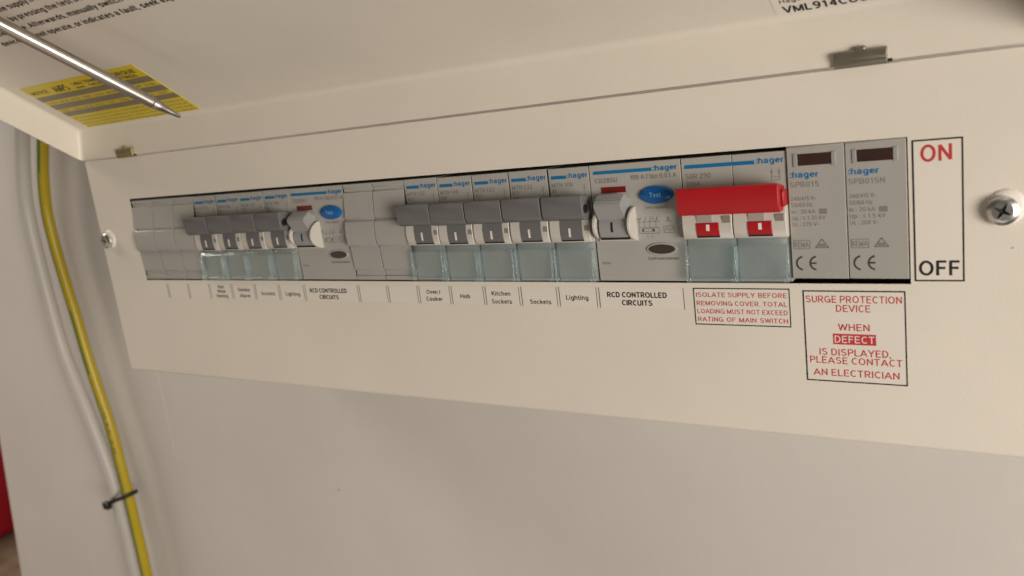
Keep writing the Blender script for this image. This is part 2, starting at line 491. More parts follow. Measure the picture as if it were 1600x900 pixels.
def sheet(name, vs, fs, m, thick, bevel_edges, width, seg=3, parent=None, offset=1.0):
    me = bpy.data.meshes.new(name)
    me.from_pydata([(a / 1000, b / 1000, c / 1000) for a, b, c in vs], [], fs)
    me.materials.append(MATS[m])
    bm = bmesh.new(); bm.from_mesh(me)
    bmesh.ops.recalc_face_normals(bm, faces=bm.faces)
    bm.verts.ensure_lookup_table()
    lay = bm.edges.layers.float.new('bevel_weight_edge')
    for e in bm.edges:
        if len(e.link_faces) == 2 and e.calc_face_angle(0) > 0.3:
            e[lay] = 1.0 if bevel_edges is None else bevel_edges(e)
    bm.to_mesh(me); bm.free()
    o = bpy.data.objects.new(name, me)
    COL.objects.link(o); o.parent = parent
    md = o.modifiers.new('bevel', 'BEVEL'); md.width = width / 1000; md.segments = seg; md.limit_method = 'WEIGHT'
    md = o.modifiers.new('solid', 'SOLIDIFY'); md.thickness = thick / 1000; md.offset = offset
    me.polygons.foreach_set('use_smooth', [True] * len(me.polygons))
    md = o.modifiers.new('normals', 'WEIGHTED_NORMAL'); md.keep_sharp = True
    return o

# front cover: one folded sheet with the slot for the devices
vs = [(XL, 0, ZB), (XR, 0, ZB), (XR, 0, ZT), (XL, 0, ZT), (SX0, 0, SZ0), (SX1, 0, SZ0), (SX1, 0, SZ1), (SX0, 0, SZ1),
      (XL, 14, ZB), (XR, 14, ZB), (XR, 14, ZT), (XL, 14, ZT)]
fs = [(0, 1, 5, 4), (1, 2, 6, 5), (2, 3, 7, 6), (3, 0, 4, 7), (0, 8, 9, 1), (1, 9, 10, 2), (2, 10, 11, 3), (3, 11, 8, 0)]
cover = sheet('front_cover', vs, fs, 'powder_coat', 1.2, lambda e: 1.0 if min(v.co.z for v in e.verts) > 0.06 else 0.3, 3.0, 5, unit, -1.0)
MB().prism_y(ellipse(416.6, 11.2, 0.4, 0.4, 10), -0.06, 0.2, 'speck').build('paint_speck', cover)

# lid: shallow folded tray, hinged along the top of the cover and swung up
CS, SN = 0.829, 0.559
LEN = 124
def lidp(x, s, h=0.0):                                   # x along the unit, s from the hinge fold outwards, h off the inner face
    return (x, 1.8 - CS * s - SN * h, 86.0 + SN * s - CS * h)
HZ = 69.0
def low(x, s):                                           # free edge of the side flanges
    return (x, -0.9 - CS * s, HZ + SN * s)
XD = 428.0                                               # the lid overhangs the cover a little at the right
vs = [lidp(XL, 0), lidp(XD, 0), lidp(XD, LEN), lidp(XL, LEN),
      low(XL, 0), low(XD, 0), low(XD, LEN), low(XL, LEN)]
fs = [(0, 1, 2, 3), (0, 4, 5, 1), (0, 3, 7, 4), (1, 5, 6, 2), (2, 6, 7, 3)]
lid = sheet('lid', vs, fs, 'powder_coat', 1.2, None, 2.2, 4, unit, 1.0)
lid['label'] = 'long cream metal lid swung open above the row of devices'

# print and stickers inside the lid
def lfn(h):
    return lambda px, pz, dy: lidp(px, pz, h + dy)
t = MB()
lines = [('device does not operate, or indicates a fault, seek expert advice.', 16.3, 70.0, 150),
         ('of the device. Afterwards, manually switch on the supply. If the', 16.3, 76.0, 149),
         ('six-monthly by pressing the test button on each', 16.3, 82.0, 112),
         ('switches off the supply if an earth fault occurs. Test', 16.3, 88.2, 120)]
for s, x, ss, wd in lines:
    t.text(s, x, ss, 2.9, 0, 'ink_black', width=wd, bold=0.012, fn=lfn(0.25))
t.build('printed_notice', lid, flat=True)['label'] = 'dark printed testing notice inside the lid'

y0_ = MB()
def lidbox(mb, x0, x1, s0, s1, h0, h1, m):
    vs = [lidp(x, s, h) for x in (x0, x1) for s in (s0, s1) for h in (h0, h1)]
    mb.add(vs, [(0, 1, 3, 2), (4, 6, 7, 5), (0, 4, 5, 1), (2, 3, 7, 6), (0, 2, 6, 4), (1, 5, 7, 3)], m)
def lidquad(mb, p, h, m):
    mb.add([lidp(a, b, h) for a, b in p], [(0, 1, 2, 3)], m)
lidbox(y0_, -23.5, 72.5, 1.6, 41.2, 0.05, 0.25, 'paper_yellow')
for s0, s1 in ((13.6, 17.4), (20.4, 24.6), (28.2, 32.2)):
    lidquad(y0_, [(-23.3, s0), (72.3, s0), (72.3, s1), (-23.3, s1)], 0.32, 'stripe_grey')
for i, (txt, a, b, s0, cp) in enumerate([('NOTICE', -21, -6, 34.6, 2.4), ('AMPS', -1, 12, 33.6, 4.6), ('CABLE TERMINALS', 17, 44, 36.0, 2.0), ('TORQUE', 48, 69, 36.0, 2.6),
                                         ('mm', 17, 24, 33.2, 1.7), ('CHECK ALL', 28, 44, 33.2, 1.7), ('SETTINGS', 48, 66, 33.0, 2.2)]):
    y0_.text(txt, a, s0, cp, 0, 'ink_dark', width=b - a, bold=0.02, fn=lfn(0.33))
for k, s0 in enumerate((18.0, 25.4)):
    for q in range(9):
        y0_.text(['TIGHT', '2.0 Nm', 'MCB', 'RCD'][(q + k) % 4], -21 + q * 10.3, s0, 1.7, 0, 'stripe_grey', width=8.0, bold=0.01, fn=lfn(0.33))
fine = ['all connections must be checked for tightness before', 'energising the installation and again after a period of', 'use by a competent person refer to the instructions and', 'the current edition of the wiring regulations for details']
for k in range(4):
    y0_.text(fine[k], -21.5, 10.6 - 2.7 * k, 1.35, 0, 'stripe_grey', width=92.5, fn=lfn(0.33))
y0_.build('yellow_sticker', lid, flat=True)['label'] = 'yellow sticker with three grey stripes in the lid corner'

p0 = MB()
lidbox(p0, 352.5, 398, 0.8, 13, 0.03, 0.12, 'paper')
p0.text('VML914CUSPD', 355, 2.0, 3.3, 0, 'ink_black', width=30.5, bold=0.02, fn=lfn(0.2))
p0.text('Hager Electrical unit', 355.0, 7.0, 1.7, 0, 'ink_dark', width=26, fn=lfn(0.2))
p0.build('product_sticker', lid, flat=True)['label'] = 'white product sticker lettered VML914CUSPD inside the lid'

# hinges: folded metal clips on the seam
def hinge(x0, x1, m='hinge_metal'):
    h = MB()
    h.prism_x([(0.3, 68.2), (-1.6, 68.0), (-2.2, 69.0), (-1.9, 70.3), (-2.3, 70.5), (-2.2, 72.6), (-1.6, 73.0), (0.6, 73.0)], x0, x1, m)
    xm = (x0 + x1) / 2
    h.tube([(xm - 1.7, -1.0, 73.0), (xm - 1.2, -1.0, 73.25), (xm + 1.2, -1.0, 73.25), (xm + 1.7, -1.0, 73.0)], [0.4, 0.9, 0.9, 0.4], m, 10)
    h.tube([(x1 - 0.2, -0.7, 68.9), (x1 + 1.3, -0.7, 68.9)], 0.55, 'slot_shadow', 10)
    return h.build('hinge', unit, bevel=0.25)
hinge(369.5, 384.6)['label'] = 'folded metal hinge clip above the main switch end'
hinge(0.0, 14.2, 'hinge_brass')['label'] = 'folded metal hinge clip at the left end of the seam'

# cover screws with their white washers
def cover_screw(cx, cz, rot, label):
    w = MB()
    N = 40
    prof = [(5.3, 0.15), (5.1, -0.3), (4.5, -0.8), (3.0, -0.85)]
    vs, fs = [], []
    for r, y in prof:
        for k in range(N):
            a = 2 * PI * k / N
            vs.append((cx + 0.9 + r * math.cos(a), y, cz + 0.9 + r * math.sin(a)))
    for i in range(len(prof) - 1):
        for k in range(N):
            fs.append((i * N + k, i * N + (k + 1) % N, (i + 1) * N + (k + 1) % N, (i + 1) * N + k))
    fs.append(tuple(3 * N + k for k in range(N)))
    w.add(vs, fs, 'washer_white')
    s = MB()
    prof = [(4.25, -0.9), (4.4, -1.7), (4.2, -2.35), (3.6, -2.8), (2.8, -3.05)]
    vs, fs = [], []
    for r, y in prof:
        for k in range(N):
            a = 2 * PI * k / N
            vs.append((cx + r * math.cos(a), y, cz + r * math.sin(a)))
    for i in range(len(prof) - 1):
        for k in range(N):
            fs.append((i * N + k, i * N + (k + 1) % N, (i + 1) * N + (k + 1) % N, (i + 1) * N + k))
    s.add(vs, fs, 'zinc')
    # star-shaped recess: rim follows a cross, walls go down to a small floor
    base = 4 * N
    cross = []
    for k in range(N):
        a = 2 * PI * k / N
        q = abs(((a + rot) % (PI / 2)) - PI / 4) / (PI / 4)
        cross.append((a, 0.8 + 1.9 * q ** 2.6))
    v2 = [(cx + 2.8 * math.cos(a), -3.05, cz + 2.8 * math.sin(a)) for a, r in cross]
    v2 += [(cx + r * math.cos(a), -3.12, cz + r * math.sin(a)) for a, r in cross]
    v2 += [(cx + r * 0.72 * math.cos(a), -2.0, cz + r * 0.72 * math.sin(a)) for a, r in cross]
    v2 += [(cx + 0.25 * math.cos(a), -1.6, cz + 0.25 * math.sin(a)) for a, r in cross]
    f2 = [(k, (k + 1) % N, N + (k + 1) % N, N + k) for k in range(N)]
    s.add(v2, f2, 'zinc')
    f3 = [(j * N + k, j * N + (k + 1) % N, (j + 1) * N + (k + 1) % N, (j + 1) * N + k) for j in (1, 2) for k in range(N)]
    f3.append(tuple(3 * N + k for k in range(N)))
    s.add(v2, f3, 'recess_shade')  # shade inside the recess is put into this darker colour
    so = s.build('cover_screw', unit, angle=35)
    so['label'] = label
    w.build('washer', so)
cover_screw(414.2, 22.5, 0.5, 'zinc cross-head screw beside the ON and OFF label')
cover_screw(-27.0, 23.1, 0.2, 'zinc cross-head screw at the left end of the cover')

# labels on the cover
YL = -0.05
def sticker(name, x0, x1, z0, z1, label):
    o = MB().box(x0, x1, YL, 0.02, z0, z1, 'paper').build(name, unit, flat=True)
    o['label'] = label
    return o
YP = YL - 0.05
s = sticker('switch_label', 390.4, 404.2, 1.0, 44.6, 'tall white label reading ON and OFF beside the surge devices')
t = MB().frame(390.4, 404.2, 1.0, 44.6, 0.5, YP, 'ink_black')
t.text('ON', 397.0, 37.9, 5.0, YP, 'ink_red', width=8.5, align='c', bold=0.014)
t.text('OFF', 397.25, 2.9, 4.6, YP, 'ink_black', width=11.2, align='c', bold=0.014)
t.build('lettering', s, flat=True)

s = sticker('surge_label', 356.2, 387.7, -33.8, -2.2, 'square white label with red surge protection warning')
t = MB().frame(356.2, 387.7, -33.8, -2.2, 0.44, YP, 'ink_black')
for txt, zb, w in [('SURGE PROTECTION', -6.35, 29.4), ('DEVICE', -9.4, 10.5), ('WHEN', -15.8, 9.8), ('IS DISPLAYED,', -24.5, 22.2), ('PLEASE CONTACT', -27.4, 28.6), ('AN ELECTRICIAN', -31.7, 26.8)]:
    t.text(txt, 371.9, zb, 2.35, YP, 'ink_red', width=w, align='c', bold=0.004)
t.rect(365.3, 378.6, -20.6, -16.9, YP, 'ink_red')
t.text('DEFECT', 371.95, -19.95, 2.4, YP - 0.04, 'ink_white', width=12.3, align='c')
t.build('lettering', s, flat=True)

s = sticker('isolate_label', 318.1, 352.0, -15.3, -1.7, 'wide white label reading isolate supply before removing cover')
t = MB().frame(318.1, 352.0, -15.3, -1.7, 0.38, YP, 'ink_black')
for (words, zb) in [(('ISOLATE', 'SUPPLY', 'BEFORE'), -5.0), (('REMOVING', 'COVER.', 'TOTAL'), -8.1), (('LOADING', 'MUST', 'NOT', 'EXCEED'), -11.05), (('RATING', 'OF', 'MAIN', 'SWITCH'), -14.0)]:
    ws = [(max(v[0] for v in glyphs(q)[0]) - min(v[0] for v in glyphs(q)[0])) * 1.65 * 1.3 for q in words]
    kk = min(1.0, (31.8 - 0.9 * (len(words) - 1)) / sum(ws)); ws = [q * kk for q in ws]; gap = (31.8 - sum(ws)) / (len(words) - 1)
    x = 319.15
    for q, w in zip(words, ws):
        t.text(q, x, zb, 1.65, YP, 'ink_red', width=w, bold=0.004)
        x += w + gap
t.build('lettering', s, flat=True)

def circuit_label(x0, x1, rows, label, bold=0.012, cap=1.8, dx=0.0, left=True):
    s = sticker('circuit_label', x0 + 0.45, x1 - 0.45, -9.6, -2.1, label)
    t = MB()
    if left:
        t.rect(x0 + 0.45, x0 + 0.72, -9.8, -1.9, YP, 'ink_dark')
    t.rect(x1 - 0.72, x1 - 0.45, -9.8, -1.9, YP, 'ink_dark')
    for txt, cx, zb, w in rows:
        t.text(txt, cx, zb, cap, YP, 'ink_black', width=w, align='c', bold=bold)
    t.build('lettering', s, flat=True)
u = 17.5
circuit_label(0, u, [], 'blank paper label under the leftmost blank module', left=False)
circuit_label(u, 2 * u, [], 'blank paper label under the second blank module from the left')
circuit_label(2 * u, 3 * u, [], 'blank paper label under the third blank module from the left')
circuit_label(3 * u, 4 * u, [('Hot', 61.5, -4.2, 4.5), ('Water', 61.5, -6.6, 6.5), ('Heating', 61.5, -9.1, 9)], 'small three-line circuit label at the left breaker group')
circuit_label(4 * u, 5 * u, [('Smoke', 79, -5.6, 9), ('Alarm', 79, -8.8, 8)], 'circuit label reading Smoke Alarm')
circuit_label(5 * u, 6 * u, [('Sockets', 96.5, -7.4, 10)], 'circuit label reading Sockets in the left group')
circuit_label(6 * u, 7 * u, [('Lighting', 114, -7.4, 10)], 'circuit label reading Lighting in the left group')
circuit_label(7 * u, 9 * u, [('RCD CONTROLLED', 138, -5.6, 24), ('CIRCUITS', 138, -8.8, 12.5)], 'left label reading RCD controlled circuits', bold=0.03, cap=2.0)
circuit_label(9 * u, 10 * u, [], 'blank paper label under the left middle blank')
circuit_label(10 * u, 11 * u, [], 'blank paper label under the right middle blank')
circuit_label(11 * u, 12 * u, [('Oven /', 200.8, -5.4, 7.6), ('Cooker', 200.8, -8.5, 8.8)], 'circuit label reading Oven Cooker', bold=0.014)
circuit_label(12 * u, 13 * u, [('Hob', 217.4, -7.1, 5.1)], 'circuit label reading Hob', bold=0.014)
circuit_label(13 * u, 14 * u, [('Kitchen', 235.6, -5.7, 9.2), ('Sockets', 235.6, -9.1, 9.9)], 'circuit label reading Kitchen Sockets', bold=0.014)
circuit_label(14 * u, 15 * u, [('Sockets', 254.1, -8.9, 9.8)], 'circuit label reading Sockets in the right group', bold=0.014)
circuit_label(15 * u, 16 * u, [('Lighting', 270.9, -6.9, 9.9)], 'circuit label reading Lighting in the right group', bold=0.014)
circuit_label(16 * u, 18 * u, [('RCD CONTROLLED', 295.9, -5.6, 24.1), ('CIRCUITS', 295.9, -8.7, 12.3)], 'right label reading RCD controlled circuits', bold=0.03, cap=2.0)

# ------------------------------------------------------------------ devices in the slot
E_ = [17.47 * k for k in range(11)] + [192.8, 210.3, 227.9, 245.7, 263.5, 281.2, 299.0, 317.0, 335.0, 353.2, 371.2, 389.0]
YF = 0.5                                                # main face of the devices
YI = YF - 0.06                                          # print on it
BACK = 38
NOSE = [(BACK / 4, 31.5), (0.3, 31.5), (-1.5, 29.2), (-2.8, 26.0), (-3.3, 22.5), (-3.2, 19.3), (-2.7, 16.9), (-2.2, 16.3), (BACK / 4, 16.3)]

def brand(t, x, z, w, cap=1.75):
    t.text(':hager', x, z, cap, YI, 'ink_blue', width=w, bold=0.022)

# --- blanking module
def make_blank(x, w, label):
    r = thing('blanking_module', x, 0, 0, label, 'blanking module', 'blank modules in the slot')
    a = 0.2
    prof = [(BACK, 0.6), (BACK, 44.4), (0.7, 44.4), (0.5, 42.8), (1.1, 42.6), (1.0, 40.9), (0.2, 40.6), (-1.2, 29.2), (-0.5, 28.8), (-0.5, 28.4),
            (-1.7, 27.6), (-2.3, 25.2), (-2.5, 21.5), (-2.2, 18.0), (-1.8, 16.9), (-0.6, 16.6), (-0.8, 16.0), (-0.1, 5.6), (0.7, 5.3), (0.75, 2.8), (0.05, 2.5), (0.5, 0.6)]
    MB().prism_x(prof, a, w - a, 'blank_white').build('body', r, bevel=0.1)
    MB().prism_x([(y + 0.13 if y < 20 else 20, min(z, 44.2)) for y, z in prof], w - a + 0.01, w + a - 0.01, 'slot_shadow').build('side_gap_shade', r)  # dark strip fills the gap as its shade
    return r
names = ['plain cream blank module at the far left end of the slot', 'plain cream blank module second from the left end',
         'plain cream blank module beside the left breaker group', 'cream blank module beside the left residual current device',
         'cream blank module beside the Oven Cooker breaker']
for k, nm in zip((0, 1, 2, 9, 10), names):
    make_blank(E_[k], E_[k + 1] - E_[k], nm)

# --- clear terminal cover
def clear_cover(parent, x0, x1):
    g = MB()
    g.box(x0, x1, -2.5, -1.8, 2.4, 13.6, 'clear_blue')
    g.prism_x([(-2.5, 13.65), (-1.8, 13.65), (-0.3, 15.6), (-0.8, 16.0), (-2.1, 14.9)], x0, x1, 'clear_blue')
    g.box(x0, x1, -2.7, 0.2, 0.9, 2.35, 'clear_blue')
    for a, b in ((x0, x0 + 0.75), (x1 - 0.75, x1)):
        g.box(a, b, -1.75, 0.25, 2.4, 13.6, 'clear_blue')
        g.box(a, b, -2.95, -2.52, 1.0, 14.0, 'clear_blue')
    for a in (x0 + 0.1, x1 - 1.6):
        g.box(a, a + 1.5, -3.3, -2.72, 1.2, 2.8, 'clear_blue')
    return g.build('terminal_cover', parent, bevel=0.15)

# --- circuit breaker
def handle_profile():
    return [(0.0, 33.3), (-6.6, 34.7), (-7.4, 34.6), (-7.7, 34.2), (-7.7, 30.5), (-7.6, 27.6), (-7.0, 26.2), (-5.6, 25.3), (-3.0, 24.9), (0.0, 25.0)]
WB = 17.5
def make_breaker():
    r = bpy.data.objects.new('circuit_breaker', None)
    COL.objects.link(r)
    a = 0.13
    MB().prism_x([(BACK, 0.6), (BACK, 44.4), (YF + 0.1, 44.4), (YF, 44.0), (YF, 16.0), (YF + 0.3, 15.6), (YF + 0.3, 0.6)], a, WB - a, 'device_grey').build('body', r, bevel=0.14)
    MB().box(WB - a + 0.01, WB + 0.2, YF + 0.12, 12, 0.8, 44.1, 'slot_shadow').build('side_gap_shade', r)  # shade of the module gap, built as a dark strip
    MB().prism_x(NOSE, a + 0.1, WB - a - 0.1, 'nose_white').build('nose', r, bevel=0.2)
    d = MB()
    d.prism_x([(2, 25.0), (-3.15, 25.0), (-3.5, 22.5), (-3.45, 19.3), (-3.1, 17.5), (2, 17.5)], 4.9, 14.4, 'handle_grey')
    drum = d.build('toggle_drum', r, bevel=0.15)
    MB().prism_x([(-2.4, 22.0), (-3.62, 22.0), (-3.58, 19.4), (-3.5, 18.6), (-2.4, 18.6)], 8.5, 9.35, 'ink_white').build('on_mark', drum)
    MB().prism_x([(1, 17.45), (-2.98, 17.45), (-2.78, 16.85), (1, 16.85)], 4.9, 14.4, 'slot_shadow').build('drum_slot', r)
    MB().box(15.2, 17.1, -3.36, -2.0, 20.9, 22.9, 'win_brown').build('indicator_window', r)
    h = MB().prism_x(handle_profile(), 0.16, WB - 0.16, 'handle_grey').build('handle', r, bevel=0.18)
    hp = MB()
    hp.tube([(WB - 0.6, -4.9, 29.4), (WB - 0.05, -4.9, 29.4)], 1.7, 'black', 20)
    hp.build('pin_hole', h)
    clear_cover(r, 0.25, WB - 0.25)
    return r

def breaker_print(r, model, rating):
    t = MB()
    t.prism_y([(1.2, 40.35), (7.9, 40.35), (7.9, 41.6), (1.2, 41.6)], YI, YI + 0.02, 'ink_blue')
    brand(t, 8.3, 40.5, 8.5, 1.9)
    t.text(model, 1.2, 37.3, 1.65, YI, 'ink_grey', width=9.2)
    t.text(rating, 1.2, 35.2, 1.45, YI, 'ink_grey')
    t.text('230V', 1.2, 33.5, 0.95, YI, 'ink_grey')
    t.text('2', 14.6, 36.1, 1.6, YI, 'ink_grey')
    t.line((14.9, 35.4), (15.3, 34.2), 0.18, YI, 'ink_grey'); t.line((15.3, 34.2), (14.7, 33.6), 0.18, YI, 'ink_grey')
    t.build('printed_marking', r, flat=True)

proto = make_breaker()
spots = [(3, 'MTN 116', 'B16', 'grey-handled circuit breaker beside the three blank modules'),
         (4, 'MTN 106', 'B6', 'grey-handled circuit breaker above the Smoke Alarm label'),
         (5, 'MTN 132', 'B32', 'grey-handled circuit breaker above the Sockets label of the left group'),
         (6, 'MTN 106', 'B6', 'grey-handled circuit breaker above the Lighting label of the left group'),
         (11, 'MTN 132', 'B32', 'grey-handled circuit breaker above the Oven Cooker label'),
         (12, 'MTN 140', 'B40', 'grey-handled circuit breaker above the Hob label'),
         (13, 'MTN 132', 'B32', 'grey-handled circuit breaker above the Kitchen Sockets label'),
         (14, 'MTN 132', 'B32', 'grey-handled circuit breaker above the Sockets label of the right group'),
         (15, 'MTN 106', 'B6', 'grey-handled circuit breaker above the Lighting label of the right group')]
src = list(proto.children)
for i, (k, model, rating, label) in enumerate(spots):
    if i == 0:
        r = proto
    else:
        r = proto.copy(); COL.objects.link(r)
        for ch in src:
            copy_part(ch, r)
    r.location = ((E_[k] + (E_[k + 1] - E_[k] - WB) / 2) / 1000, random.uniform(-0.12, 0.12) / 1000, random.uniform(-0.15, 0.15) / 1000)
    r.rotation_euler = (math.radians(random.uniform(-0.25, 0.25)), 0, math.radians(random.uniform(-0.2, 0.2)))
    tag(r, label, 'circuit breaker', 'grey circuit breakers in the slot')
for i, (k, model, rating, label) in enumerate(spots):
    ob = [o for o in bpy.data.objects if o.get('label') == label][0]
    breaker_print(ob, model, rating)
    if k not in (6, 15):                                 # dark strip put in for the shade between neighbouring handles
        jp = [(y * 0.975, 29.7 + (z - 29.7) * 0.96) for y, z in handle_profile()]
        MB().prism_x(jp, WB - 0.2, WB + 0.33, 'slot_shadow').build('handle_gap_shade', ob)

# --- residual current device
def make_rcd(k, label):
    x0, w = E_[k], E_[k + 2] - E_[k]
    r = thing('residual_current_device', x0, 0, 0, label, 'residual current device', 'residual current devices in the slot')
    a = 0.15
    MB().prism_x([(BACK, 0.6), (BACK, 44.4), (YF, 44.4), (YF - 0.1, 30), (YF - 0.1, 16), (YF + 0.2, 0.6)], a, w - a, 'device_grey').build('body', r, bevel=0.16)
    MB().box(w - a + 0.01, w + 0.1, YF + 0.1, 12, 0.8, 44.1, 'slot_shadow').build('side_gap_shade', r)  # dark strip added as shade beside the next module
    t = MB()
    y = YI - 0.1
    t.prism_y([(1.8, 40.9), (25.0, 40.9), (25.0, 42.1), (1.8, 42.1)], y, y + 0.02, 'ink_blue')
    t.text(':hager', 25.5, 40.9, 1.9, y, 'ink_blue', width=8.9, bold=0.022)
    t.text('CD285U', 2.3, 37.7, 1.7, y, 'ink_grey', width=9.0)
    t.text('100 A / IΔn 0.03 A', 16.5, 38.2, 1.75, y, 'ink_grey', width=17.6)
    t.text('Test regularly', 21.2, 27.4, 0.95, y, 'ink_grey', width=8.6, bold=0.01)
    t.text('A', 28.8, 22.4, 2.0, y, 'ink_grey', width=1.8)
    t.frame(27.6, 31.6, 18.4, 21.0, 0.2, y, 'ink_grey')
    t.line((28.0, 19.0), (29.0, 20.4), 0.2, y, 'ink_grey'); t.line((29.0, 20.4), (30.0, 19.0), 0.2, y, 'ink_grey'); t.line((30.0, 19.0), (31.2, 20.4), 0.2, y, 'ink_grey')
    t.frame(18.2, 26.0, 18.3, 20.6, 0.22, y, 'ink_grey')
    t.frame(19.2, 24.2, 18.9, 20.2, 0.2, y, 'ink_grey')
    t.rect(19.3, 20.0, 19.2, 19.9, y - 0.02, 'ink_dark'); t.rect(23.3, 24.1, 19.2, 19.9, y - 0.02, 'ink_dark')
    t.line((17.6, 22.6), (26.6, 22.8), 0.2, y, 'ink_grey')
    for xx in (18.4, 20.4, 22.4, 24.8):
        t.line((xx, 20.6), (xx, 22.9), 0.18, y, 'ink_grey')
        t.line((xx, 22.9), (xx + 0.9, 24.6), 0.18, y, 'ink_grey')
    for xx in (17.0, 18.0, 23.6, 25.0):
        t.text('N' if xx < 20 else '2', xx, 23.2, 1.0, y, 'ink_grey')
    t.text('2    4', 21.0, 16.8, 0.9, y, 'ink_grey')
    t.text('Earth fault indicator', 20.9, 8.6, 0.95, y, 'ink_grey', width=11.6, bold=0.01)
    t.text('RCCB', 2.0, 7.0, 0.9, y + 0.1, 'ink_grey', width=3.2)
    t.build('printed_marking', r, flat=True)
    f = MB().frame(4.2, 14.5, 33.7, 36.3, 0.25, y - 0.02, 'device_grey')
    f.box(4.4, 14.3, y - 0.06, y + 0.3, 33.9, 36.1, 'window_red')
    f.build('indicator_window', r)
    # test button: lens shape, domed
    def lens(rx, rz, n=44):
        return [(26.0 + rx * math.cos(2 * PI * k / n) * (1 - 0.0), 32.4 + rz * math.sin(2 * PI * k / n) * (0.82 + 0.18 * abs(math.sin(2 * PI * k / n)))) for k in range(n)]
    b = MB()
    rings = [(6.6, 3.3, 0.6), (6.55, 3.25, -0.35), (6.0, 2.85, -0.8), (3.0, 1.4, -1.0)]
    n = 44
    vs, fs = [], []
    for rx, rz, yy in rings:
        vs += [(px, yy, pz) for px, pz in lens(rx, rz, n)]
    for i in range(len(rings) - 1):
        fs += [(i * n + q, i * n + (q + 1) % n, (i + 1) * n + (q + 1) % n, (i + 1) * n + q) for q in range(n)]
    fs.append(tuple(3 * n + q for q in range(n)))
    b.add(vs, fs, 'blue_plastic')
    bo = b.build('test_button', r)
    MB().text('Test', 26.0, 31.6, 1.7, -1.05, 'ink_pale', width=4.2, align='c', bold=0.01).build('lettering', bo, flat=True)
    # oval indicator
    i_ = MB()
    i_.prism_y(ellipse(26.4, 12.6, 6.0, 2.35, 40), -0.02, 0.6, 'device_grey')
    io = i_.build('indicator_rim', r, bevel=0.2)
    MB().prism_y(ellipse(26.4, 12.6, 5.1, 1.75, 40), -0.25, 0.1, 'indicator').build('fault_indicator', r, bevel=0.2)
    # toggle: ridged thumb piece over a barrel, between white cheeks
    g = MB()
    g.prism_x([(1, 25.4), (-3.6, 25.4), (-4.6, 23.6), (-4.9, 21.5), (-4.6, 19.5), (-4.0, 18.0), (1, 18.0)], 4.4, 15.6, 'toggle_grey')
    go = g.build('toggle_barrel', r, bevel=0.2)
    MB().prism_x([(-3.0, 23.8), (-4.62, 23.8), (-5.02, 21.5), (-4.85, 20.2), (-3.0, 20.2)], 9.3, 10.1, 'black').build('on_mark', go)
    MB().prism_x([(0.5, 17.95), (-3.9, 17.95), (-3.6, 17.1), (0.5, 17.1)], 4.4, 15.6, 'slot_shadow').build('barrel_slot', r)
    h = MB()
    prof = [(1, 31.2), (-3.0, 33.2)]
    for q in range(4):                                   # grip ridges
        yy, zz = -3.4 - q * 1.35, 33.6 - q * 0.62
        prof += [(yy, zz + 0.25), (yy - 0.55, zz + 0.1), (yy - 0.75, zz - 0.45), (yy - 1.15, zz - 0.5)]
    prof += [(-9.3, 30.2), (-8.3, 28.6), (-5.3, 24.6), (1, 25.2)]
    h.prism_x([(y * 0.78, z) for y, z in prof], 4.2, 15.0, 'toggle_grey')
    ho = h.build('toggle_handle', r, bevel=0.15)
    def cheek(xa, xb, rr, cz=22.4):
        pts = [(0.6 - (rr + 0.6) * math.sin(PI * q / 20) * 1.05, cz + rr * math.cos(PI * q / 20)) for q in range(21)]
        return MB().prism_x(pts, xa, xb, 'nose_white')
    cheek(16.4, 17.4, 6.2).build('cheek', r, bevel=0.15)
    cheek(2.2, 3.4, 5.6).build('cheek', r, bevel=0.15)
    MB().box(2.1, 17.5, -0.4, 0.6, 16.0, 17.05, 'nose_white').build('cheek_sill', r, bevel=0.15)
    return r
make_rcd(7, 'left residual current device with blue test button beside middle blanks')
make_rcd(16, 'right residual current device with blue test button beside the red switch')

# --- main switch
x0, w = E_[18], E_[20] - E_[18]
ms = thing('main_switch', x0, 0, 0, 'main isolator switch with a wide red handle', 'main switch')
h2 = w / 2
for a, b in ((0.15, h2 - 0.1), (h2 + 0.1, w - 0.15)):
    MB().prism_x([(BACK, 0.6), (BACK, 44.4), (YF + 0.1, 44.4), (YF, 44.0), (YF, 16.0), (YF + 0.3, 15.6), (YF + 0.3, 0.6)], a, b, 'device_grey').build('body', ms, bevel=0.14)
    MB().prism_x(NOSE, a + 0.1, b - 0.1, 'nose_white').build('nose', ms, bevel=0.2)
MB().box(h2 - 0.09, h2 + 0.09, YF + 0.1, 12, 0.8, 44.1, 'slot_shadow').build('pole_gap_shade', ms)  # dark strip as the shade between the two poles
t = MB()
t.prism_y([(1.3, 40.7), (h2 * 1.42, 40.7), (h2 * 1.42, 42.0), (1.3, 42.0)], YI, YI + 0.02, 'ink_blue')
t.text(':hager', h2 * 1.42 + 0.5, 40.8, 1.95, YI, 'ink_blue', width=9.0, bold=0.022)
t.text('SBR 290', 1.5, 37.2, 1.75, YI, 'ink_grey', width=9.0)
t.text('100A', 1.5, 34.6, 1.65, YI, 'ink_grey', width=5.2)
for xx in (31.2, 33.6):
    t.line((xx, 36.2), (xx, 38.8), 0.2, YI, 'ink_grey'); t.line((xx - 0.6, 37.6), (xx + 0.6, 37.9), 0.2, YI, 'ink_grey')
t.frame(30.9, 33.9, 35.0, 36.2, 0.18, YI, 'ink_grey')
t.build('printed_marking', ms, flat=True)
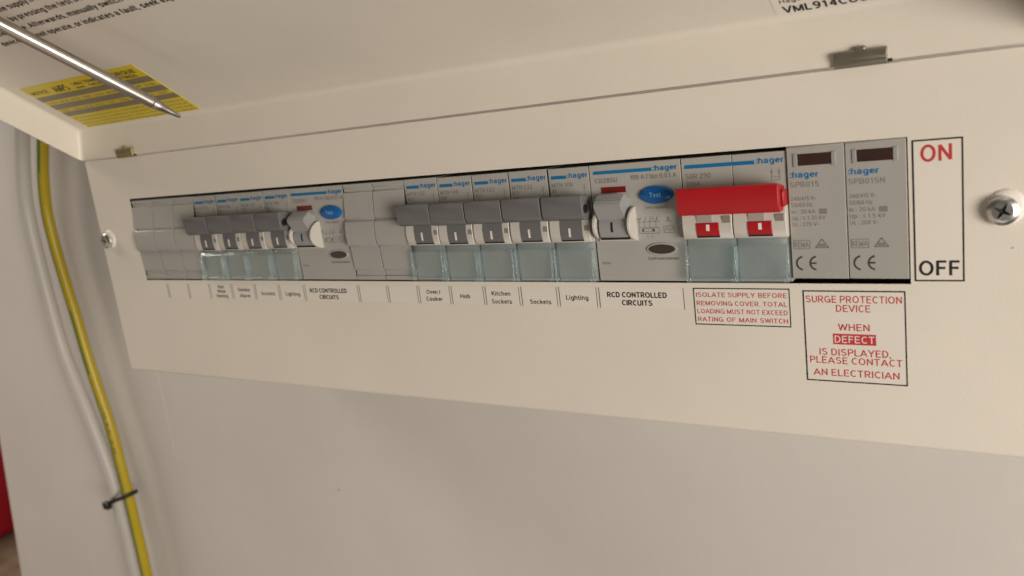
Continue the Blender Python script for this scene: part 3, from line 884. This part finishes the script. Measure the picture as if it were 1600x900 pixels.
for a in (5.4, 23.3):
    MB().box(a + 0.3, a + 5.6, -3.42, -2.0, 22.3, 25.2, 'win_grey').build('contact_window', ms)
    d = MB().prism_x([(1, 22.2), (-3.62, 22.2), (-3.6, 19.6), (-3.2, 17.6), (1, 17.6)], a, a + 8.0, 'red_plastic').build('toggle_drum', ms, bevel=0.15)
    MB().prism_x([(-3, 21.6), (-3.76, 21.6), (-3.72, 19.4), (-3.0, 19.2)], a + 3.6, a + 4.7, 'ink_white').build('on_mark', d)
    MB().prism_x([(1, 17.55), (-3.05, 17.55), (-2.85, 16.9), (1, 16.9)], a, a + 8.0, 'slot_shadow').build('drum_slot', ms)
    MB().box(a + 9.2, a + 12.0, -3.4, -2.0, 22.0, 24.4, 'win_brown').build('indicator_window', ms)
hh = MB().prism_x([(0.0, 33.2), (-7.6, 35.0), (-8.3, 34.8), (-8.3, 27.4), (-7.3, 25.5), (-3.0, 25.3), (0.0, 25.6)], 0.75, w - 1.0, 'red_plastic')
ho = hh.build('handle', ms, bevel=0.2)
MB().prism_x([(0.4, 31.8), (-4.2, 32.6), (-5.0, 31.8), (-4.6, 26.8), (0.4, 26.6)], w - 1.0, w - 0.2, 'red_plastic').build('handle_end', ms, bevel=0.25)
clear_cover(ms, 0.3, h2 - 0.03)
clear_cover(ms, h2 + 0.03, w - 0.3)

# --- surge protection modules
def arc(t, cx, cz, r, wd, a0, a1, y, m, n=18):
    vs = []
    for q in range(n + 1):
        a = a0 + (a1 - a0) * q / n
        vs.append((cx + (r - wd / 2) * math.cos(a), y, cz + (r - wd / 2) * math.sin(a)))
        vs.append((cx + (r + wd / 2) * math.cos(a), y, cz + (r + wd / 2) * math.sin(a)))
    t.add(vs, [(2 * q, 2 * q + 1, 2 * q + 3, 2 * q + 2) for q in range(n)], m)
def make_spd(k, model, up, uc, label):
    x0, w = E_[k], E_[k + 1] - E_[k]
    r = thing('surge_protector', x0, 0, 0, label, 'surge protector', 'surge protectors at the right end')
    a = 0.14
    z0, z1 = 1.7, 45.5
    y = 0.0
    MB().prism_x([(BACK, z0), (BACK, z1), (y + 0.3, z1), (y, z1 - 0.3), (y, z0 + 0.3), (y + 0.3, z0)], a, w - a, 'device_spd').build('body', r, bevel=0.16)
    MB().box(-0.12, a - 0.01, y + 0.14, 12, z0 + 0.3, z1 - 0.4, 'slot_shadow').build('side_gap_shade', r)  # gap shade on the left edge, a solid dark strip
    f = MB()
    for xa, xb in ((2.2, 3.5), (14.0, 15.4)):
        f.box(xa, xb, y - 0.35, y + 0.2, 38.9, 43.2, 'toggle_grey')
    f.build('window_side', r, bevel=0.15)
    MB().box(3.55, 13.95, y - 0.12, y + 0.2, 39.2, 43.0, 'window_dark').build('status_window', r, bevel=0.1)
    t = MB()
    yi = y - 0.06
    t.text(':hager', 0.9, 35.4, 1.95, yi, 'ink_blue', width=8.9, bold=0.022)
    t.text(model, 0.9, 32.3, 1.75, yi, 'ink_grey', width=9.0 if len(model) == 6 else 10.6)
    for s, zz, wd in (('240/415 V~', 27.9, 8.0), ('50/60 Hz', 25.8, 6.8), ('In : 20 kA', 23.6, 7.6), (up, 21.5, 10.6), (uc, 19.4, 8.6)):
        t.text(s, 0.9, zz, 1.35, yi, 'ink_grey', width=wd)
    t.rect(9.6, 12.0, 23.3, 25.0, yi, 'ink_grey')
    t.frame(0.9, 6.3, 11.8, 14.8, 0.22, yi, 'ink_grey')
    t.text('KEMA', 1.3, 12.4, 1.8, yi, 'ink_grey', width=4.6)
    t.line((8.0, 12.2), (12.0, 12.2), 0.4, yi, 'ink_grey'); t.line((8.0, 12.2), (10.0, 15.0), 0.4, yi, 'ink_grey'); t.line((12.0, 12.2), (10.0, 15.0), 0.4, yi, 'ink_grey')
    t.rect(8.9, 11.1, 12.5, 13.5, yi - 0.02, 'ink_grey')
    arc(t, 3.9, 7.0, 2.2, 0.6, PI * 0.55, PI * 1.45, yi, 'ink_dark')
    arc(t, 8.2, 7.0, 2.2, 0.6, PI * 0.55, PI * 1.45, yi, 'ink_dark')
    t.rect(6.3, 8.0, 6.7, 7.3, yi - 0.02, 'ink_dark')
    t.build('printed_marking', r, flat=True)
make_spd(20, 'SPB015', 'Up : ≤ 1.35 kV', 'Uc : 275 V~', 'grey surge protector marked SPB015 beside the main switch')
make_spd(21, 'SPB015N', 'Up : ≤ 1.5 kV', 'Uc : 260 V~', 'grey surge protector marked SPB015N at the right end of the slot')

# ------------------------------------------------------------------ cables on the wall
def smooth_path(pts, sub=6):
    P = [Vector(p) for p in pts]
    out = []
    for i in range(len(P) - 1):
        p0, p1, p2, p3 = P[max(i - 1, 0)], P[i], P[i + 1], P[min(i + 2, len(P) - 1)]
        for k in range(sub):
            t_ = k / sub
            out.append(0.5 * ((2 * p1) + (-p0 + p2) * t_ + (2 * p0 - 5 * p1 + 4 * p2 - p3) * t_ ** 2 + (-p0 + 3 * p1 - 3 * p2 + p3) * t_ ** 3))
    out.append(P[-1])
    return out
yel = [(-212, 140), (-222, 105), (-229.8, 85.5), (-240.0, 60.4), (-246.5, 34.4), (-247, 7.4), (-244.6, -20.0), (-241.0, -52.0), (-237.5, -90.0),
       (-232.8, -121.3), (-228.4, -150.5), (-226.1, -206.8), (-226.0, -241.6), (-226.4, -280.9), (-228.0, -327.7), (-230, -420), (-232, -560)]
path = smooth_path([(x, 90, z) for x, z in yel])
c = MB()
c.up = Vector((1, 0, 0))
def stripe(i, k):
    # ring angle 0 points to +x, 90 degrees to the wall side or viewer; the green stripe winds slowly
    th = (k + 0.5) / 24 * 360
    z = path[i].z
    mid = 122 - 16 * max(0.0, min(1.0, (z + 40) / 120.0)) + 8 * math.sin(z / 45.0)
    d = abs((th - mid + 180) % 360 - 180)
    return 'cable_green' if d < 48 else 'cable_yellow'
c.tube(path, 4.25, 'cable_yellow', 24, stripe)
ec = c.build('earth_cable')
tag(ec, 'green and yellow earth cable running down the wall', 'cable')
pm = MB()                                                # faint print along the earth cable
for q in range(14):
    zc = -128 - q * 3.1 - (3.0 if q in (4, 9) else 0)
    i = min(range(len(path)), key=lambda k: abs(path[k].z - zc))
    th = math.radians(52)
    cx, cy = path[i].x + 4.2 * math.cos(th), 90 - 4.2 * math.sin(th)
    pm.add([(cx + a * math.sin(th), cy + a * math.cos(th) - 0.12, zc + b - a * 0.1) for a, b in ((-0.7, -0.9), (0.7, -0.9), (0.5, 0.9), (-0.8, 0.7))], [(0, 1, 2, 3)], 'ink_dark')
pm.build('cable_print', ec, flat=True)
whi = [(-236, 140), (-254, 108), (-265.6, 83.9), (-278, 48), (-281.5, 20), (-281.5, -8), (-281.0, -38.6), (-278.5, -79.0), (-272.0, -108.8), (-264.0, -136.7),
       (-255.5, -170.9), (-249.5, -202.4), (-247.6, -244.0), (-248.2, -285.9), (-249.7, -329.1), (-252, -420), (-254, -560)]
c = MB()
c.tube(smooth_path([(x + 1.5, 92, z) for x, z in whi]), 5.7, 'cable_white', 24)
tag(c.build('white_cable'), 'white cable running down the wall beside the earth cable', 'cable')

# cable tie round both cables
tie = thing('cable_tie', -236.5, 90, -212, 'black cable tie round the earth cable and the white cable', 'cable tie')
loop = []
for k in range(33):
    a = 2 * PI * k / 32
    lx = (13.0 if math.cos(a) > 0 else -13.0) * (1 if abs(math.cos(a)) > 1e-6 else 0)
    loop.append((lx * 0.82 + 5.0 * math.cos(a), 0.8 + 6.6 * math.sin(a), 0.38 * (lx * 0.82 + 5.0 * math.cos(a))))
b = MB()
vs, fs = [], []
for i, (lx, ly, lz) in enumerate(loop[:-1]):
    for dz, k in ((-1.6, 0.95), (1.6, 0.95), (1.6, 1.06), (-1.6, 1.06)):
        vs.append((lx * k, (ly - 0.8) * k + 0.8, lz + dz))
n = 32
for i in range(n):
    j = (i + 1) % n
    fs += [(4 * i + q, 4 * j + q, 4 * j + (q + 1) % 4, 4 * i + (q + 1) % 4) for q in range(4)]
b.add(vs, fs, 'tie_black').build('strap', tie)
MB().box(-15.6, -8.6, -9.8, -5.0, -8.8, -2.4, 'tie_black').build('head', tie, bevel=0.8)

# ------------------------------------------------------------------ screwdriver reaching in from the upper left
B = Vector((103.27, -47.5, 89.3)); C_ = Vector((82.4, -92.5, 124.5))
d = (C_ - B).normalized()
tip = B - d * 12.0
sd = thing('screwdriver', tip.x, tip.y, tip.z, 'steel screwdriver shaft pointing across the yellow sticker', 'screwdriver')
s = MB()
s.tube([d * v for v in (11.5, 12.0, 12.6, 60, 120, 185)], [1.9, 2.4, 2.55, 2.6, 2.6, 2.6], 'steel', 32)
s.build('shaft', sd, angle=30)
s = MB()
s.tube([d * v for v in (0, 0.5, 4, 8.0, 9.6, 11.6)], [0.35, 0.75, 1.15, 1.75, 2.2, 2.0], 'steel', 20)
s.build('tip', sd, angle=50)
s = MB()
s.tube([d * v for v in (183, 186, 192, 215, 250, 270, 276)], [5, 9, 11, 13, 14, 12, 6], 'handle_rubber', 24)
s.build('handle', sd)

# ------------------------------------------------------------------ red box standing beyond the wall's edge
rb = thing('red_box', -1150, 150, -500, 'red box on the brown carpet, cut off at the lower left', 'box')
poly = []
for cx, cy, a0 in ((140, 186, 0), (-140, 186, 90), (-140, -260, 180), (140, -260, 270)):
    for q in range(7):
        a = math.radians(a0 + 15 * q)
        poly.append((cx + 28 * math.cos(a), cy + 28 * math.sin(a)))
n = len(poly)
vs = [(x * k, y * k, z) for z, k in ((0.5, 0.95), (12, 0.99), (260, 1.0), (262, 1.02), (285, 1.02)) for x, y in poly]
fs = [(i * n + q, i * n + (q + 1) % n, (i + 1) * n + (q + 1) % n, (i + 1) * n + q) for i in range(4) for q in range(n)]
fs += [tuple(range(n)), tuple(4 * n + q for q in range(n))]
MB().add(vs, fs, 'box_red').build('body', rb)
